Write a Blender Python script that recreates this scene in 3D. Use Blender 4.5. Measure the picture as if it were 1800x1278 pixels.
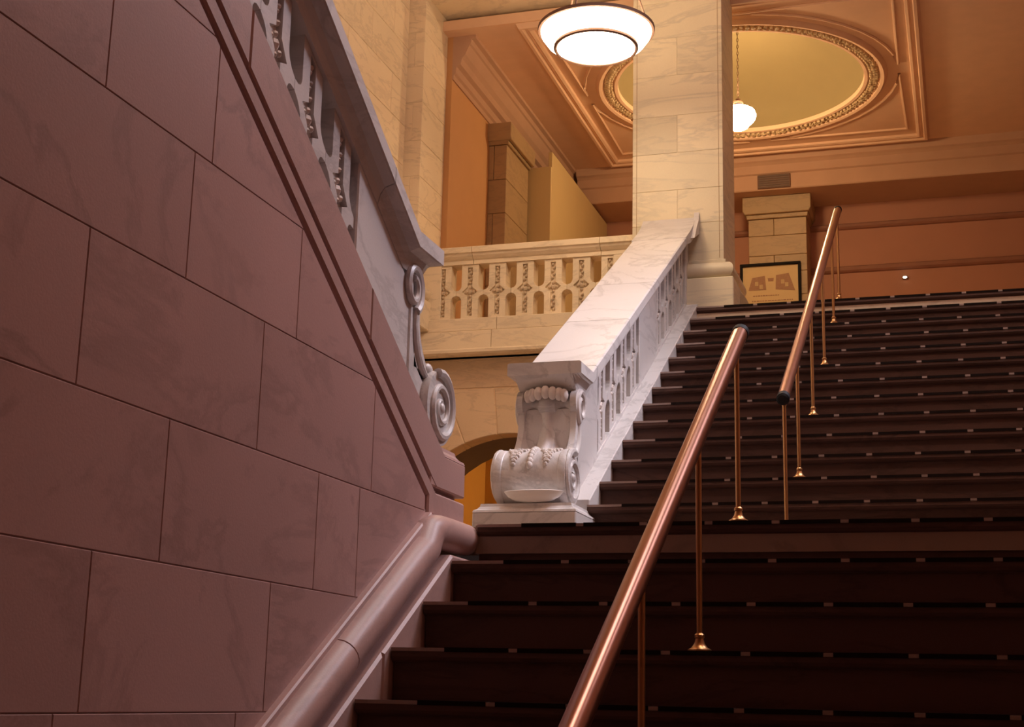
import bpy, bmesh, math, random
from mathutils import Vector, Matrix
random.seed(7)
for o in list(bpy.data.objects): bpy.data.objects.remove(o, do_unlink=True)
scn = bpy.context.scene
col = scn.collection

# ---------------------------------------------------------------- units
# All lengths below are in "flight units" (half the stair width); one unit is 2.1 m.
S = 2.1
ZO = 0.822                      # height of the eye above the lower floor, in units
def W(x, y, z): return Vector((x*S, y*S, (z+ZO)*S))

# ---------------------------------------------------------------- camera
cam = bpy.data.cameras.new('camera'); camo = bpy.data.objects.new('camera', cam); col.objects.link(camo)
cam.sensor_width = 36; cam.sensor_fit = 'HORIZONTAL'; cam.lens = 2542.3*36/1800
cam.clip_start = 0.05; cam.clip_end = 200
cr = Vector((0.95492122, 0.29597049, 0.02295487)); cu = Vector((0.04516608, -0.22127835, 0.97416421)); cf = Vector((-0.29340327, 0.9292133, 0.22467123))
m = Matrix((cr, cu, -cf)).transposed().to_4x4(); m.translation = W(0, 0, 0)
camo.matrix_world = m
scn.camera = camo

# ---------------------------------------------------------------- world, lights, exposure
wd = bpy.data.worlds.new('world'); scn.world = wd; wd.use_nodes = True
wd.node_tree.nodes['Background'].inputs[0].default_value = (0.60, 0.42, 0.42, 1)
wd.node_tree.nodes['Background'].inputs[1].default_value = 0.05
def area(name, loc, target, sx, sy, power, color, spread=180):
    l = bpy.data.lights.new(name, 'AREA'); l.shape = 'RECTANGLE'; l.size = sx*S; l.size_y = sy*S
    l.energy = power; l.color = color; l.spread = math.radians(spread)
    o = bpy.data.objects.new(name, l); col.objects.link(o); o.location = W(*loc)
    o.rotation_euler = (W(*target)-W(*loc)).to_track_quat('-Z', 'Y').to_euler()
    return o
# daylight falling through the glazed laylight in the stair hall ceiling
area('laylight_daylight', (-0.05, 3.95, 4.14), (-0.50, 3.90, 0.6), 0.9, 1.1, 60, (0.82, 0.93, 1.0), 90)
# daylight from the high window in the right wall of the stair hall
area('window_daylight', (1.04, 4.30, 2.95), (-1.2, 3.70, 1.15), 0.9, 0.8, 132, (0.90, 0.86, 1.0), 72)
scn.view_settings.view_transform = 'Standard'
scn.view_settings.look = 'None'
scn.view_settings.exposure = 0.0
scn.view_settings.gamma = 1.0
scn.view_settings.use_curve_mapping = False

# ---------------------------------------------------------------- materials
def nmat(name):
    mt = bpy.data.materials.new(name); mt.use_nodes = True
    nt = mt.node_tree; return mt, nt, nt.nodes['Principled BSDF']
def stone(name, base, vein, amount=0.6, scale=1.0, stretch=(1, 1, 2.6), rough=0.42, vary=0.16, bump=0.06, speck=0.10, spec=0.4):
    mt, nt, b = nmat(name); N = nt.nodes; L = nt.links
    geo = N.new('ShaderNodeNewGeometry'); oi = N.new('ShaderNodeObjectInfo')
    mul = N.new('ShaderNodeVectorMath'); mul.operation = 'MULTIPLY_ADD'
    comb = N.new('ShaderNodeCombineXYZ')
    for i in range(3): L.new(oi.outputs['Random'], comb.inputs[i])
    L.new(comb.outputs[0], mul.inputs[0]); mul.inputs[1].default_value = (17, 23, 31); L.new(geo.outputs['Position'], mul.inputs[2])
    mp = N.new('ShaderNodeMapping'); mp.inputs['Scale'].default_value = [scale*s for s in stretch]; mp.inputs['Rotation'].default_value = (0.12, 0.10, 0.2)
    L.new(mul.outputs[0], mp.inputs[0])
    n1 = N.new('ShaderNodeTexNoise'); n1.inputs['Scale'].default_value = 1.3; n1.inputs['Detail'].default_value = 7; n1.inputs['Roughness'].default_value = 0.62; n1.inputs['Distortion'].default_value = 0.7
    L.new(mp.outputs[0], n1.inputs['Vector'])
    r1 = N.new('ShaderNodeValToRGB'); r1.color_ramp.elements[0].position = 0.47; r1.color_ramp.elements[0].color = (0, 0, 0, 1)
    e = r1.color_ramp.elements[1]; e.position = 0.50; e.color = (1, 1, 1, 1)
    e2 = r1.color_ramp.elements.new(0.545); e2.color = (0, 0, 0, 1)
    L.new(n1.outputs['Fac'], r1.inputs[0])
    n2 = N.new('ShaderNodeTexNoise'); n2.inputs['Scale'].default_value = 2.2; n2.inputs['Detail'].default_value = 4
    L.new(mul.outputs[0], n2.inputs['Vector'])
    vm = N.new('ShaderNodeMath'); vm.operation = 'MULTIPLY'; L.new(r1.outputs[0], vm.inputs[0]); L.new(n2.outputs['Fac'], vm.inputs[1])
    va = N.new('ShaderNodeMath'); va.operation = 'MULTIPLY'; va.inputs[1].default_value = amount; L.new(vm.outputs[0], va.inputs[0])
    mx = N.new('ShaderNodeMix'); mx.data_type = 'RGBA'; L.new(va.outputs[0], mx.inputs[0])
    mx.inputs[6].default_value = (*base, 1); mx.inputs[7].default_value = (*vein, 1)
    # cloudiness and stone to stone variation
    n3 = N.new('ShaderNodeTexNoise'); n3.inputs['Scale'].default_value = 1.1; n3.inputs['Detail'].default_value = 3; L.new(mul.outputs[0], n3.inputs['Vector'])
    n4 = N.new('ShaderNodeTexNoise'); n4.inputs['Scale'].default_value = 120; n4.inputs['Detail'].default_value = 2; L.new(geo.outputs['Position'], n4.inputs['Vector'])
    a1 = N.new('ShaderNodeMath'); a1.operation = 'MULTIPLY_ADD'; a1.inputs[1].default_value = 0.35; a1.inputs[2].default_value = 0.825-speck*0.5; L.new(n3.outputs['Fac'], a1.inputs[0])
    a2 = N.new('ShaderNodeMath'); a2.operation = 'MULTIPLY_ADD'; a2.inputs[1].default_value = vary; L.new(oi.outputs['Random'], a2.inputs[0]); L.new(a1.outputs[0], a2.inputs[2])
    a3 = N.new('ShaderNodeMath'); a3.operation = 'MULTIPLY_ADD'; a3.inputs[1].default_value = speck; L.new(n4.outputs['Fac'], a3.inputs[0]); L.new(a2.outputs[0], a3.inputs[2])
    hs = N.new('ShaderNodeHueSaturation'); L.new(a3.outputs[0], hs.inputs['Value']); L.new(mx.outputs[2], hs.inputs['Color'])
    L.new(hs.outputs[0], b.inputs['Base Color'])
    b.inputs['Roughness'].default_value = rough; b.inputs['Specular IOR Level'].default_value = spec
    bp = N.new('ShaderNodeBump'); bp.inputs['Strength'].default_value = bump; bp.inputs['Distance'].default_value = 0.01
    L.new(n4.outputs['Fac'], bp.inputs['Height']); L.new(bp.outputs[0], b.inputs['Normal'])
    return mt
def plain(name, colr, rough=0.6, metal=0.0, noise=0.12, nscale=6, bump=0.0, spec=0.5):
    mt, nt, b = nmat(name); N = nt.nodes; L = nt.links; b.inputs['Specular IOR Level'].default_value = spec
    geo = N.new('ShaderNodeNewGeometry')
    n = N.new('ShaderNodeTexNoise'); n.inputs['Scale'].default_value = nscale; n.inputs['Detail'].default_value = 5; L.new(geo.outputs['Position'], n.inputs['Vector'])
    a = N.new('ShaderNodeMath'); a.operation = 'MULTIPLY_ADD'; a.inputs[1].default_value = noise*2; a.inputs[2].default_value = 1-noise; L.new(n.outputs['Fac'], a.inputs[0])
    hs = N.new('ShaderNodeHueSaturation'); hs.inputs['Color'].default_value = (*colr, 1); L.new(a.outputs[0], hs.inputs['Value'])
    L.new(hs.outputs[0], b.inputs['Base Color']); b.inputs['Roughness'].default_value = rough; b.inputs['Metallic'].default_value = metal
    if bump:
        bp = N.new('ShaderNodeBump'); bp.inputs['Strength'].default_value = bump; bp.inputs['Distance'].default_value = 0.01
        L.new(n.outputs['Fac'], bp.inputs['Height']); L.new(bp.outputs[0], b.inputs['Normal'])
    return mt
def glow(name, colr, strength):
    mt, nt, b = nmat(name)
    b.inputs['Base Color'].default_value = (0.9, 0.88, 0.82, 1); b.inputs['Emission Color'].default_value = (*colr, 1); b.inputs['Emission Strength'].default_value = strength
    return mt
M = {}
M['pink'] = stone('pink_marble', (0.43, 0.25, 0.225), (0.25, 0.14, 0.125), 0.7, 0.8, (1, 1, 1.6), 0.45, 0.10, 0.05)
M['pinkmould'] = stone('pink_marble_moulding', (0.45, 0.275, 0.245), (0.27, 0.17, 0.15), 0.5, 0.8, (1, 1, 1.6), 0.42, 0.06)
M['white'] = stone('white_marble', (0.56, 0.515, 0.495), (0.31, 0.275, 0.265), 0.85, 1.2, (1.2, 0.6, 2.0), 0.38, 0.10)
M['cream'] = stone('cream_marble', (0.68, 0.58, 0.41), (0.40, 0.35, 0.28), 0.75, 0.8, (0.7, 0.7, 3.6), 0.45, 0.12)
M['gallery'] = stone('buff_marble', (0.80, 0.66, 0.46), (0.48, 0.38, 0.26), 0.7, 1.3, (0.9, 0.9, 3.0), 0.5, 0.12)
M['archstone'] = stone('buff_arch_stone', (0.72, 0.53, 0.34), (0.45, 0.32, 0.21), 0.7, 1.3, (0.9, 0.9, 3.0), 0.5, 0.16)
M['stair'] = stone('brown_stair_stone', (0.105, 0.058, 0.045), (0.05, 0.03, 0.023), 0.8, 1.6, (0.5, 1, 2), 0.6, 0.18, 0.08, 0.16, 0.15)
M['lip'] = stone('worn_nosing_glint', (0.36, 0.26, 0.22), (0.22, 0.16, 0.14), 0.6, 2.0, (1, 1, 1), 0.35, 0.1)  # worn marble edge, paled by an overhead glint put into the colour
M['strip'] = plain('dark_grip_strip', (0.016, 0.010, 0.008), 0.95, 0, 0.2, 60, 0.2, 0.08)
M['floor'] = stone('hall_floor_stone', (0.34, 0.24, 0.18), (0.14, 0.10, 0.09), 0.6, 1.0, (1, 1, 1), 0.35, 0.1)
M['floorup'] = stone('pale_hall_floor', (0.64, 0.49, 0.36), (0.4, 0.3, 0.22), 0.5, 1.0, (1, 1, 1), 0.35, 0.1)
M['plaster'] = plain('ochre_plaster', (0.58, 0.30, 0.12), 0.8, 0, 0.06, 3)
M['farplaster'] = plain('terracotta_plaster', (0.46, 0.215, 0.135), 0.8, 0, 0.07, 3)
M['ceil'] = plain('ceiling_plaster', (0.78, 0.50, 0.32), 0.85, 0, 0.08, 5)
M['cornice'] = plain('cornice_plaster', (0.52, 0.31, 0.20), 0.85, 0, 0.08, 5)
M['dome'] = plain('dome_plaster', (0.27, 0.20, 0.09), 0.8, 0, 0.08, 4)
M['garland'] = plain('gilded_plaster', (0.60, 0.43, 0.24), 0.7, 0, 0.12, 20)
M['panel'] = plain('cream_painted_board', (0.60, 0.43, 0.20), 0.7, 0, 0.03, 4)
M['pil'] = stone('tan_pilaster_stone', (0.38, 0.25, 0.13), (0.24, 0.16, 0.09), 0.8, 1.4, (0.9, 0.9, 3.0), 0.5, 0.10)
M['yellow'] = plain('yellow_plaster', (0.60, 0.36, 0.11), 0.8, 0, 0.08, 3)
M['soffit'] = plain('dark_soffit', (0.15, 0.10, 0.075), 0.8, 0, 0.15, 12)  # arch underside coloured darker than the arch stone
M['bronze'] = plain('polished_bronze_rail', (0.36, 0.15, 0.095), 0.28, 0.85, 0.12, 18)
M['brass'] = plain('brass', (0.50, 0.26, 0.105), 0.32, 0.9, 0.12, 25)
M['black'] = plain('black_rubber_cap', (0.012, 0.011, 0.012), 0.6, spec=0.15)
M['frame'] = plain('black_frame_wood', (0.012, 0.010, 0.010), 0.8, spec=0.15)
M['paper'] = plain('aged_paper', (0.62, 0.45, 0.24), 0.8, 0, 0.05, 10)
M['ink'] = plain('brown_print', (0.36, 0.20, 0.12), 0.8, 0, 0.25, 40)
M['ink2'] = plain('pale_print', (0.52, 0.37, 0.20), 0.8, 0, 0.2, 30)
M['vent'] = plain('dark_painted_metal', (0.17, 0.085, 0.055), 0.7)
M['railbrown'] = plain('dark_brown_rail', (0.30, 0.13, 0.08), 0.7)  # rails take a darker brown than the far wall
M['dish'] = plain('pale_glazed_stone', (0.80, 0.75, 0.70), 0.35, 0, 0.05, 8)
M['globe'] = glow('lit_opal_glass', (1.0, 0.68, 0.36), 105)
M['bowl'] = glow('lit_alabaster', (1.0, 0.74, 0.47), 19)
M['fill_bowl'] = glow('added_fill_glow', (1.0, 0.68, 0.54), 46)  # glow of the added fill lamp
M['spark'] = glow('lit_indicator', (1.0, 0.92, 0.70), 6)
M['inner'] = glow('lit_passage_glass', (1.0, 0.62, 0.22), 45)
M['laylight'] = glow('laylight_glass', (0.95, 0.86, 0.95), 0.6)
M['carve'] = stone('carved_marble', (0.60, 0.52, 0.47), (0.30, 0.24, 0.22), 0.9, 3.0, (1, 1, 1), 0.5, 0.1)
M['carveg'] = stone('carved_buff_marble', (0.62, 0.48, 0.32), (0.32, 0.22, 0.15), 0.9, 3.0, (1, 1, 1), 0.5, 0.1)

# ---------------------------------------------------------------- mesh helpers
WL = {}                                                     # world location of every object made here
def link(o, parent, loc):
    col.objects.link(o); WL[o.name] = Vector(loc)
    if parent is not None:
        o.parent = parent; o.location = Vector(loc)-WL[parent.name]
    else: o.location = loc
    return o
def tag(o, label=None, cat=None, group=None, kind=None):
    if label: o['label'] = label
    if cat: o['category'] = cat
    if group: o['group'] = group
    if kind: o['kind'] = kind
    return o
def empty(name, x, y, z, label=None, cat=None, group=None, kind=None, parent=None):
    o = bpy.data.objects.new(name, None); o.empty_display_size = 0.1
    link(o, parent, W(x, y, z)); return tag(o, label, cat, group, kind)
def inset(poly, c):
    n = len(poly); A = sum(poly[i][0]*poly[(i+1) % n][1]-poly[(i+1) % n][0]*poly[i][1] for i in range(n))
    sg = 1 if A > 0 else -1; out = []
    for i in range(n):
        p0, p1, p2 = poly[i-1], poly[i], poly[(i+1) % n]
        d1 = (p1[0]-p0[0], p1[1]-p0[1]); d2 = (p2[0]-p1[0], p2[1]-p1[1])
        l1 = math.hypot(*d1) or 1e-9; l2 = math.hypot(*d2) or 1e-9
        n1 = (-d1[1]/l1*sg, d1[0]/l1*sg); n2 = (-d2[1]/l2*sg, d2[0]/l2*sg)
        k = 1+n1[0]*n2[0]+n1[1]*n2[1]; k = max(k, 0.35)
        out.append((p1[0]+c*(n1[0]+n2[0])/k, p1[1]+c*(n1[1]+n2[1])/k))
    return out
def clip(poly, a, b, c):                                    # keep a*u+b*v<=c
    out = []; n = len(poly)
    for i in range(n):
        p, q = poly[i], poly[(i+1) % n]; fp = a*p[0]+b*p[1]-c; fq = a*q[0]+b*q[1]-c
        if fp <= 0: out.append(p)
        if (fp < 0 < fq) or (fq < 0 < fp):
            t = fp/(fp-fq); out.append((p[0]+t*(q[0]-p[0]), p[1]+t*(q[1]-p[1])))
    return out
class MB:
    def __init__(s): s.v = []; s.f = []
    def add(s, vs, fs):
        o = len(s.v); s.v += [tuple(p) for p in vs]; s.f += [tuple(i+o for i in f) for f in fs]; return s
    def box(s, x0, x1, y0, y1, z0, z1, c=0.0):
        if c <= 0:
            vs = [(x, y, z) for x in (x0, x1) for y in (y0, y1) for z in (z0, z1)]
            return s.add(vs, [(0, 1, 3, 2), (4, 6, 7, 5), (0, 4, 5, 1), (2, 3, 7, 6), (0, 2, 6, 4), (1, 5, 7, 3)])
        bm = bmesh.new(); bmesh.ops.create_cube(bm, size=1)
        for v in bm.verts: v.co = Vector(((x0+x1)/2+v.co.x*(x1-x0), (y0+y1)/2+v.co.y*(y1-y0), (z0+z1)/2+v.co.z*(z1-z0)))
        bmesh.ops.bevel(bm, geom=list(bm.edges), offset=c, segments=1, affect='EDGES')
        bm.verts.index_update(); s.add([v.co[:] for v in bm.verts], [[v.index for v in f.verts] for f in bm.faces]); bm.free(); return s
    def prism(s, poly, axis, c0, c1, ch0=0.0, ch1=0.0):
        def mp(p, c): return (c, p[0], p[1]) if axis == 'x' else ((p[0], c, p[1]) if axis == 'y' else (p[0], p[1], c))
        sg = 1 if c1 > c0 else -1; rings = []
        if ch0: rings.append((inset(poly, ch0), c0)); rings.append((poly, c0+sg*ch0))
        else: rings.append((poly, c0))
        if ch1: rings.append((poly, c1-sg*ch1)); rings.append((inset(poly, ch1), c1))
        else: rings.append((poly, c1))
        n = len(poly); vs = []; fs = []
        for r, c in rings: vs += [mp(p, c) for p in r]
        for k in range(len(rings)-1):
            for i in range(n): fs.append((k*n+i, k*n+(i+1) % n, (k+1)*n+(i+1) % n, (k+1)*n+i))
        fs.append(tuple(range(n))[::-1]); fs.append(tuple((len(rings)-1)*n+i for i in range(n)))
        return s.add(vs, fs)
    def loft(s, secs, cap=True):
        n = len(secs[0]); vs = [p for q in secs for p in q]; fs = []
        for k in range(len(secs)-1):
            for i in range(n): fs.append((k*n+i, k*n+(i+1) % n, (k+1)*n+(i+1) % n, (k+1)*n+i))
        if cap: fs.append(tuple(range(n))[::-1]); fs.append(tuple((len(secs)-1)*n+i for i in range(n)))
        return s.add(vs, fs)
    def grid(s, rows):
        n = len(rows[0]); vs = [p for r in rows for p in r]
        return s.add(vs, [(k*n+i, k*n+i+1, (k+1)*n+i+1, (k+1)*n+i) for k in range(len(rows)-1) for i in range(n-1)])
    def tube(s, pts, r, n=12, cap=True):
        pts = [Vector(p) for p in pts]; secs = []; up = Vector((0, 0, 1))
        rs = r if isinstance(r, (list, tuple)) else [r]*len(pts); u = None
        for i, p in enumerate(pts):
            t = (pts[min(i+1, len(pts)-1)]-pts[max(i-1, 0)]).normalized()
            if u is None: u = t.orthogonal().normalized()
            else: u = (u-t*u.dot(t)).normalized()
            v = t.cross(u); secs.append([p+rs[i]*(math.cos(2*math.pi*k/n)*u+math.sin(2*math.pi*k/n)*v) for k in range(n)])
        return s.loft(secs, cap)
    def lathe(s, prof, cx, cy, n=32, cap=False, a0=0, a1=2*math.pi):
        secs = []
        full = abs(a1-a0-2*math.pi) < 1e-6
        rows = [[(cx+r*math.cos(a0+(a1-a0)*k/n), cy+r*math.sin(a0+(a1-a0)*k/n), z) for k in range(n+1)] for r, z in prof]
        if full:
            rows = [q[:-1] for q in rows]; return s.loft(rows, cap)
        return s.grid(rows)
    def ball(s, c, rx, ry, rz, n=8, k=5):
        rows = []
        for i in range(1, k):
            a = math.pi*i/k; rows.append([(c[0]+rx*math.sin(a)*math.cos(2*math.pi*j/n), c[1]+ry*math.sin(a)*math.sin(2*math.pi*j/n), c[2]+rz*math.cos(a)) for j in range(n)])
        vs = [p for r in rows for p in r]+[(c[0], c[1], c[2]+rz), (c[0], c[1], c[2]-rz)]; fs = []
        for i in range(len(rows)-1):
            for j in range(n): fs.append((i*n+j, i*n+(j+1) % n, (i+1)*n+(j+1) % n, (i+1)*n+j))
        t = len(vs)-2
        for j in range(n): fs.append((t, j, (j+1) % n)); fs.append((t+1, (len(rows)-1)*n+(j+1) % n, (len(rows)-1)*n+j))
        return s.add(vs, fs)
    def mesh(s, name, mat, origin, smooth=False):
        me = bpy.data.meshes.new(name); ox, oy, oz = origin
        me.from_pydata([((x-ox)*S, (y-oy)*S, (z-oz)*S) for x, y, z in s.v], [], s.f)
        bm = bmesh.new(); bm.from_mesh(me); bmesh.ops.recalc_face_normals(bm, faces=bm.faces); bm.to_mesh(me); bm.free()
        me.materials.append(M[mat] if isinstance(mat, str) else mat)
        if smooth:
            for p in me.polygons: p.use_smooth = True
            me.set_sharp_from_angle(angle=math.radians(38))
        return me
    def build(s, name, mat, parent=None, smooth=False, **kw):
        xs, ys, zs = zip(*s.v); og = ((min(xs)+max(xs))/2, (min(ys)+max(ys))/2, min(zs))
        o = bpy.data.objects.new(name, s.mesh(name, mat, og, smooth)); link(o, parent, W(*og)); return tag(o, **kw)
def inst(name, me, x, y, z, parent): return link(bpy.data.objects.new(name, me), parent, W(x, y, z))
def rect_ring(prof, x0, x1, y0, y1):                       # profile (outward offset, z) swept round a rectangle with mitred corners
    secs = []
    for (cx, cy, sx, sy) in ((x0, y0, -1, -1), (x1, y0, 1, -1), (x1, y1, 1, 1), (x0, y1, -1, 1), (x0, y0, -1, -1)):
        secs.append([(cx+sx*o, cy+sy*o, z) for o, z in prof])
    return secs

# ================================================================ numbers of the place
ZL = 0.352                                                  # landing
RU, TU = 0.0864, 0.1459                                     # upper flight rise and run
RL, TL = 0.0905, 0.152                                      # lower flight rise and run
K = RU/TU
ZT = ZL+14*RU                                               # upper floor
YE = 2.886                                                  # landing edge
Y1 = 3.886-TU                                               # first nosing of the upper flight
YT = Y1+13*TU
XH = -2.34                                                  # hall side wall
XR = 1.10
CEIL = 4.25

# ================================================================ setting
MB().box(XH-.1, XR+.1, -2.2, YE-12*TL+.3, -ZO-.05, -ZO).build('floor', 'floor', kind='structure', label='stone floor of the lower stair hall')
f = MB(); f.prism([(-.986, YE+.01), (XR, YE+.01), (XR, Y1+.03), (-1.0, Y1+.03), (-1.0, 3.95), (-1.24, 3.95), (-1.24, 5.9), (XH, 5.9), (XH, 2.72), (-1.22, 2.72), (-1.22, 2.93), (-.986, 2.93)], 'z', ZL-.06, ZL)
f.build('floor_landing', 'floor', kind='structure', label='stone landing between the two stair flights')
f = MB(); f.prism([(-1.0, YT+.012), (2.6, YT+.012), (2.6, 8.35), (XH, 8.35), (XH, 5.85), (-1.0, 5.85)], 'z', ZT-.09, ZT)
f.build('floor_upper', 'floorup', kind='structure', label='stone floor of the upper hall')
MB().box(XH-.12, XH-.003, -2.2, 5.72, -ZO, CEIL).box(XH-.12, XH-.003, 5.70, 5.90, -ZO, 1.47).build('wall_hall', 'gallery', kind='structure', label='tall buff stone side wall of the stair hall')
wh = bpy.data.objects['wall_hall']
zz = [.42+i*.19 for i in range(0, 17)]
for i in range(16):
    y = 2.9+(i % 2)*.24
    while y < 5.70:
        y2 = min(y+.48, 5.715)
        if y2-y > .03: MB().prism([(y+.001, zz[i]+.001), (y2-.001, zz[i]+.001), (y2-.001, zz[i+1]-.001), (y+.001, zz[i+1]-.001)], 'x', XH-.03, XH, 0, .0012).build('stone_block', 'gallery', wh)
        y += .48
MB().box(XR, XR+.1, -2.2, 5.72, -ZO, CEIL).build('wall_right', 'pinkmould', kind='structure', label='stone wall on the right of the stair hall')
wn = MB().box(XR-.012, XR-.004, 3.80, 4.80, 2.55, 3.35).build('window_1', 'laylight', kind='structure', label='high window in the right wall of the stair hall')
for a_, b_, c_, d_ in ((3.75, 3.80, 2.50, 3.40), (4.80, 4.85, 2.50, 3.40), (3.80, 4.80, 2.50, 2.55), (3.80, 4.80, 3.35, 3.40), (4.29, 4.31, 2.55, 3.35)):
    MB().box(XR-.03, XR-.001, a_, b_, c_, d_, .003).build('window_frame', 'pinkmould', wn)
MB().box(XH-.12, XR+.1, -2.3, -2.2, -ZO, CEIL).build('wall_back', 'pinkmould', kind='structure', label='stone wall behind the viewer')
c = MB(); c.box(XH-.12, XR+.1, -2.3, 2.3, CEIL, CEIL+.06).box(XH-.12, XR+.1, 4.8, 6.03, CEIL, CEIL+.06).box(XH-.12, -.9, 2.3, 4.8, CEIL, CEIL+.06).box(.6, XR+.1, 2.3, 4.8, CEIL, CEIL+.06)
c = c.build('ceiling_stair', 'ceil', kind='structure', label='plaster ceiling above the stair hall with a glazed opening')
for i in range(3):
    for j in range(5): MB().box(-.9+i*.5+.012, -.4+i*.5-.012, 2.3+j*.5+.012, 2.8+j*.5-.012, CEIL+.02, CEIL+.03).build('pane', 'laylight', c)
for i in range(4): MB().box(-.912+i*.5, -.888+i*.5, 2.3, 4.8, CEIL-.01, CEIL+.04).build('glazing_bar', 'vent', c)
# wall above the pillars, closing the stair hall towards the upper hall
MB().box(XH-.12, XR+.1, 5.72, 6.02, 3.16, CEIL).build('wall_beam', 'gallery', kind='structure', label='stone beam wall carried by the marble pillars')
MB().box(XR-.02, 2.7, 5.66, 5.74, ZT, 3.3).build('wall_upper_front', 'farplaster', kind='structure', label='plaster wall on the right of the upper hall front')
MB().box(2.6, 2.7, 5.72, 8.4, ZT, 3.2).build('wall_upper_right', 'farplaster', kind='structure', label='plaster end wall of the upper hall on the right')

# ---------------------------------------------------------------- left wall under the return flight
XA = -1.025
def zb(y): return .989-K*(y-1.949)                          # top of the sloping band
wl = MB().prism([(.55, -ZO), (2.70, -ZO), (2.70, .36), (.55, 1.62)], 'x', XA-.12, XA-.0018).build('wall_left', 'pinkmould', kind='structure', label='pink marble ashlar wall under the return flight')
rows = [(-.42, -.227, [.7, 1.25, 1.75]), (-.227, -.031, [1.0, 1.5, 1.95]), (-.031, .164, [.62, 1.1, 1.55, 2.037]), (.164, .358, [.75, 1.24, 1.707, 2.190, 2.364]), (.358, .560, [.62, 1.05, 1.485, 1.963, 2.414]),
        (.560, .749, [.8, 1.26, 1.720, 2.076]), (.749, .943, [1.10, 1.490, 1.769]), (.943, 1.137, [.85, 1.30, 1.6]), (1.137, 1.33, [.7, 1.1]), (1.33, 1.52, [.9])]
g = .0006
for z0, z1, js in rows:
    e = [.55]+js+[2.692]
    for a, b in zip(e[:-1], e[1:]):
        p = [(a+g, z0+g), (b-g, z0+g), (b-g, z1-g), (a+g, z1-g)]
        p = clip(p, K, 1, .989+K*1.949-.162); p = clip(p, K and -.595, 1, 9)
        p = clip(p, .595, -1, .595*2.70-.352+.05)           # stop at the torus line
        if len(p) < 3: continue
        A = abs(sum(p[i][0]*p[(i+1) % len(p)][1]-p[(i+1) % len(p)][0]*p[i][1] for i in range(len(p))))/2
        if A < .0004: continue
        MB().prism(p, 'x', XA-.03, XA, 0, .0011).build('stone_block', 'pink', wl)
def slopepoly(y0, y1, r0, r1):                              # strip parallel to the band between offsets r0<r1
    return [(y0, zb(y0)+r0), (y1, zb(y1)+r0), (y1, zb(y1)+r1), (y0, zb(y0)+r1)]
# fillet between the two grooves: sloping, then level under the pedestal
yb = 2.765
MB().prism([(.55, zb(.55)-.148), (2.708, zb(2.708)-.148), (2.708, .354), (2.927, .354), (2.927, .402), (2.752, .402), (.55, zb(.55)-.111)], 'x', XA-.03, XA+.001, 0, .004).build('fillet_moulding', 'pinkmould', wl)
MB().box(XA-.03, XA-.02, 2.65, 2.92, .35, .43).build('groove_backing', 'pinkmould', wl)

# torus base and plinth along the lower flight
ty0 = .95; tz = lambda y: .286+.595*(y-2.668)
path = [(-1.012, ty0, tz(ty0)), (-1.012, 2.60, tz(2.60))]
for i in range(1, 6):
    t = i/6; path.append((-1.012, 2.60+t*.12, tz(2.60+t*.12)*(1-t)**1+.320*t if t > .5 else tz(2.60+t*.12)-.004*t))
path += [(-1.012, 2.735, .320), (-1.012, 2.80, .321), (-1.012, 2.895, .321)]
cuts = [ty0, 1.55, 2.285, 3]
def sub(path, a, b):
    out = []
    for p, q in zip(path[:-1], path[1:]):
        for e in (p, q):
            if a <= e[1] <= b and e not in out: out.append(e)
        for v in (a, b):
            if p[1] < v < q[1]:
                t = (v-p[1])/(q[1]-p[1]); e = (p[0], v, p[2]+t*(q[2]-p[2]))
                if e not in out: out.append(e)
    return sorted(out, key=lambda e: e[1])
for a, b in zip(cuts[:-1], cuts[1:]):
    pp = sub(path, a+.0015, b-.0015); rr = [.034]*len(pp)
    if b == 3: pp.append((-1.012, 2.916, .321)); rr.append(.029); pp.append((-1.012, 2.926, .321)); rr.append(.016)
    MB().tube(pp, rr, 20).build('torus_moulding', 'pinkmould', wl, True)
# small fillet above the torus
MB().prism([(ty0, tz(ty0)+.052), (2.655, tz(2.655)+.052), (2.70, .356), (2.70, .335), (ty0, tz(ty0)+.02)], 'x', XA-.02, XA+.014, 0, .003).build('bead_moulding', 'pinkmould', wl)
pz = lambda y: .262+.5954*(y-2.720)
for a, b in ((.95, 1.60), (1.60, 2.40), (2.40, 2.735)):
    poly = [(a+.001, pz(a)), (b-.001, pz(b)), (b-.001, pz(b)-.30), (a+.001, pz(a)-.30)]
    if b > 2.7: poly = [(a+.001, pz(a)), (2.742, .275), (2.93, .275), (2.93, .15), (a+.001, pz(a)-.30)]
    MB().prism(poly, 'x', XA-.02, -.981, 0, .005).build('plinth_stone', 'pinkmould', wl)

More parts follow.
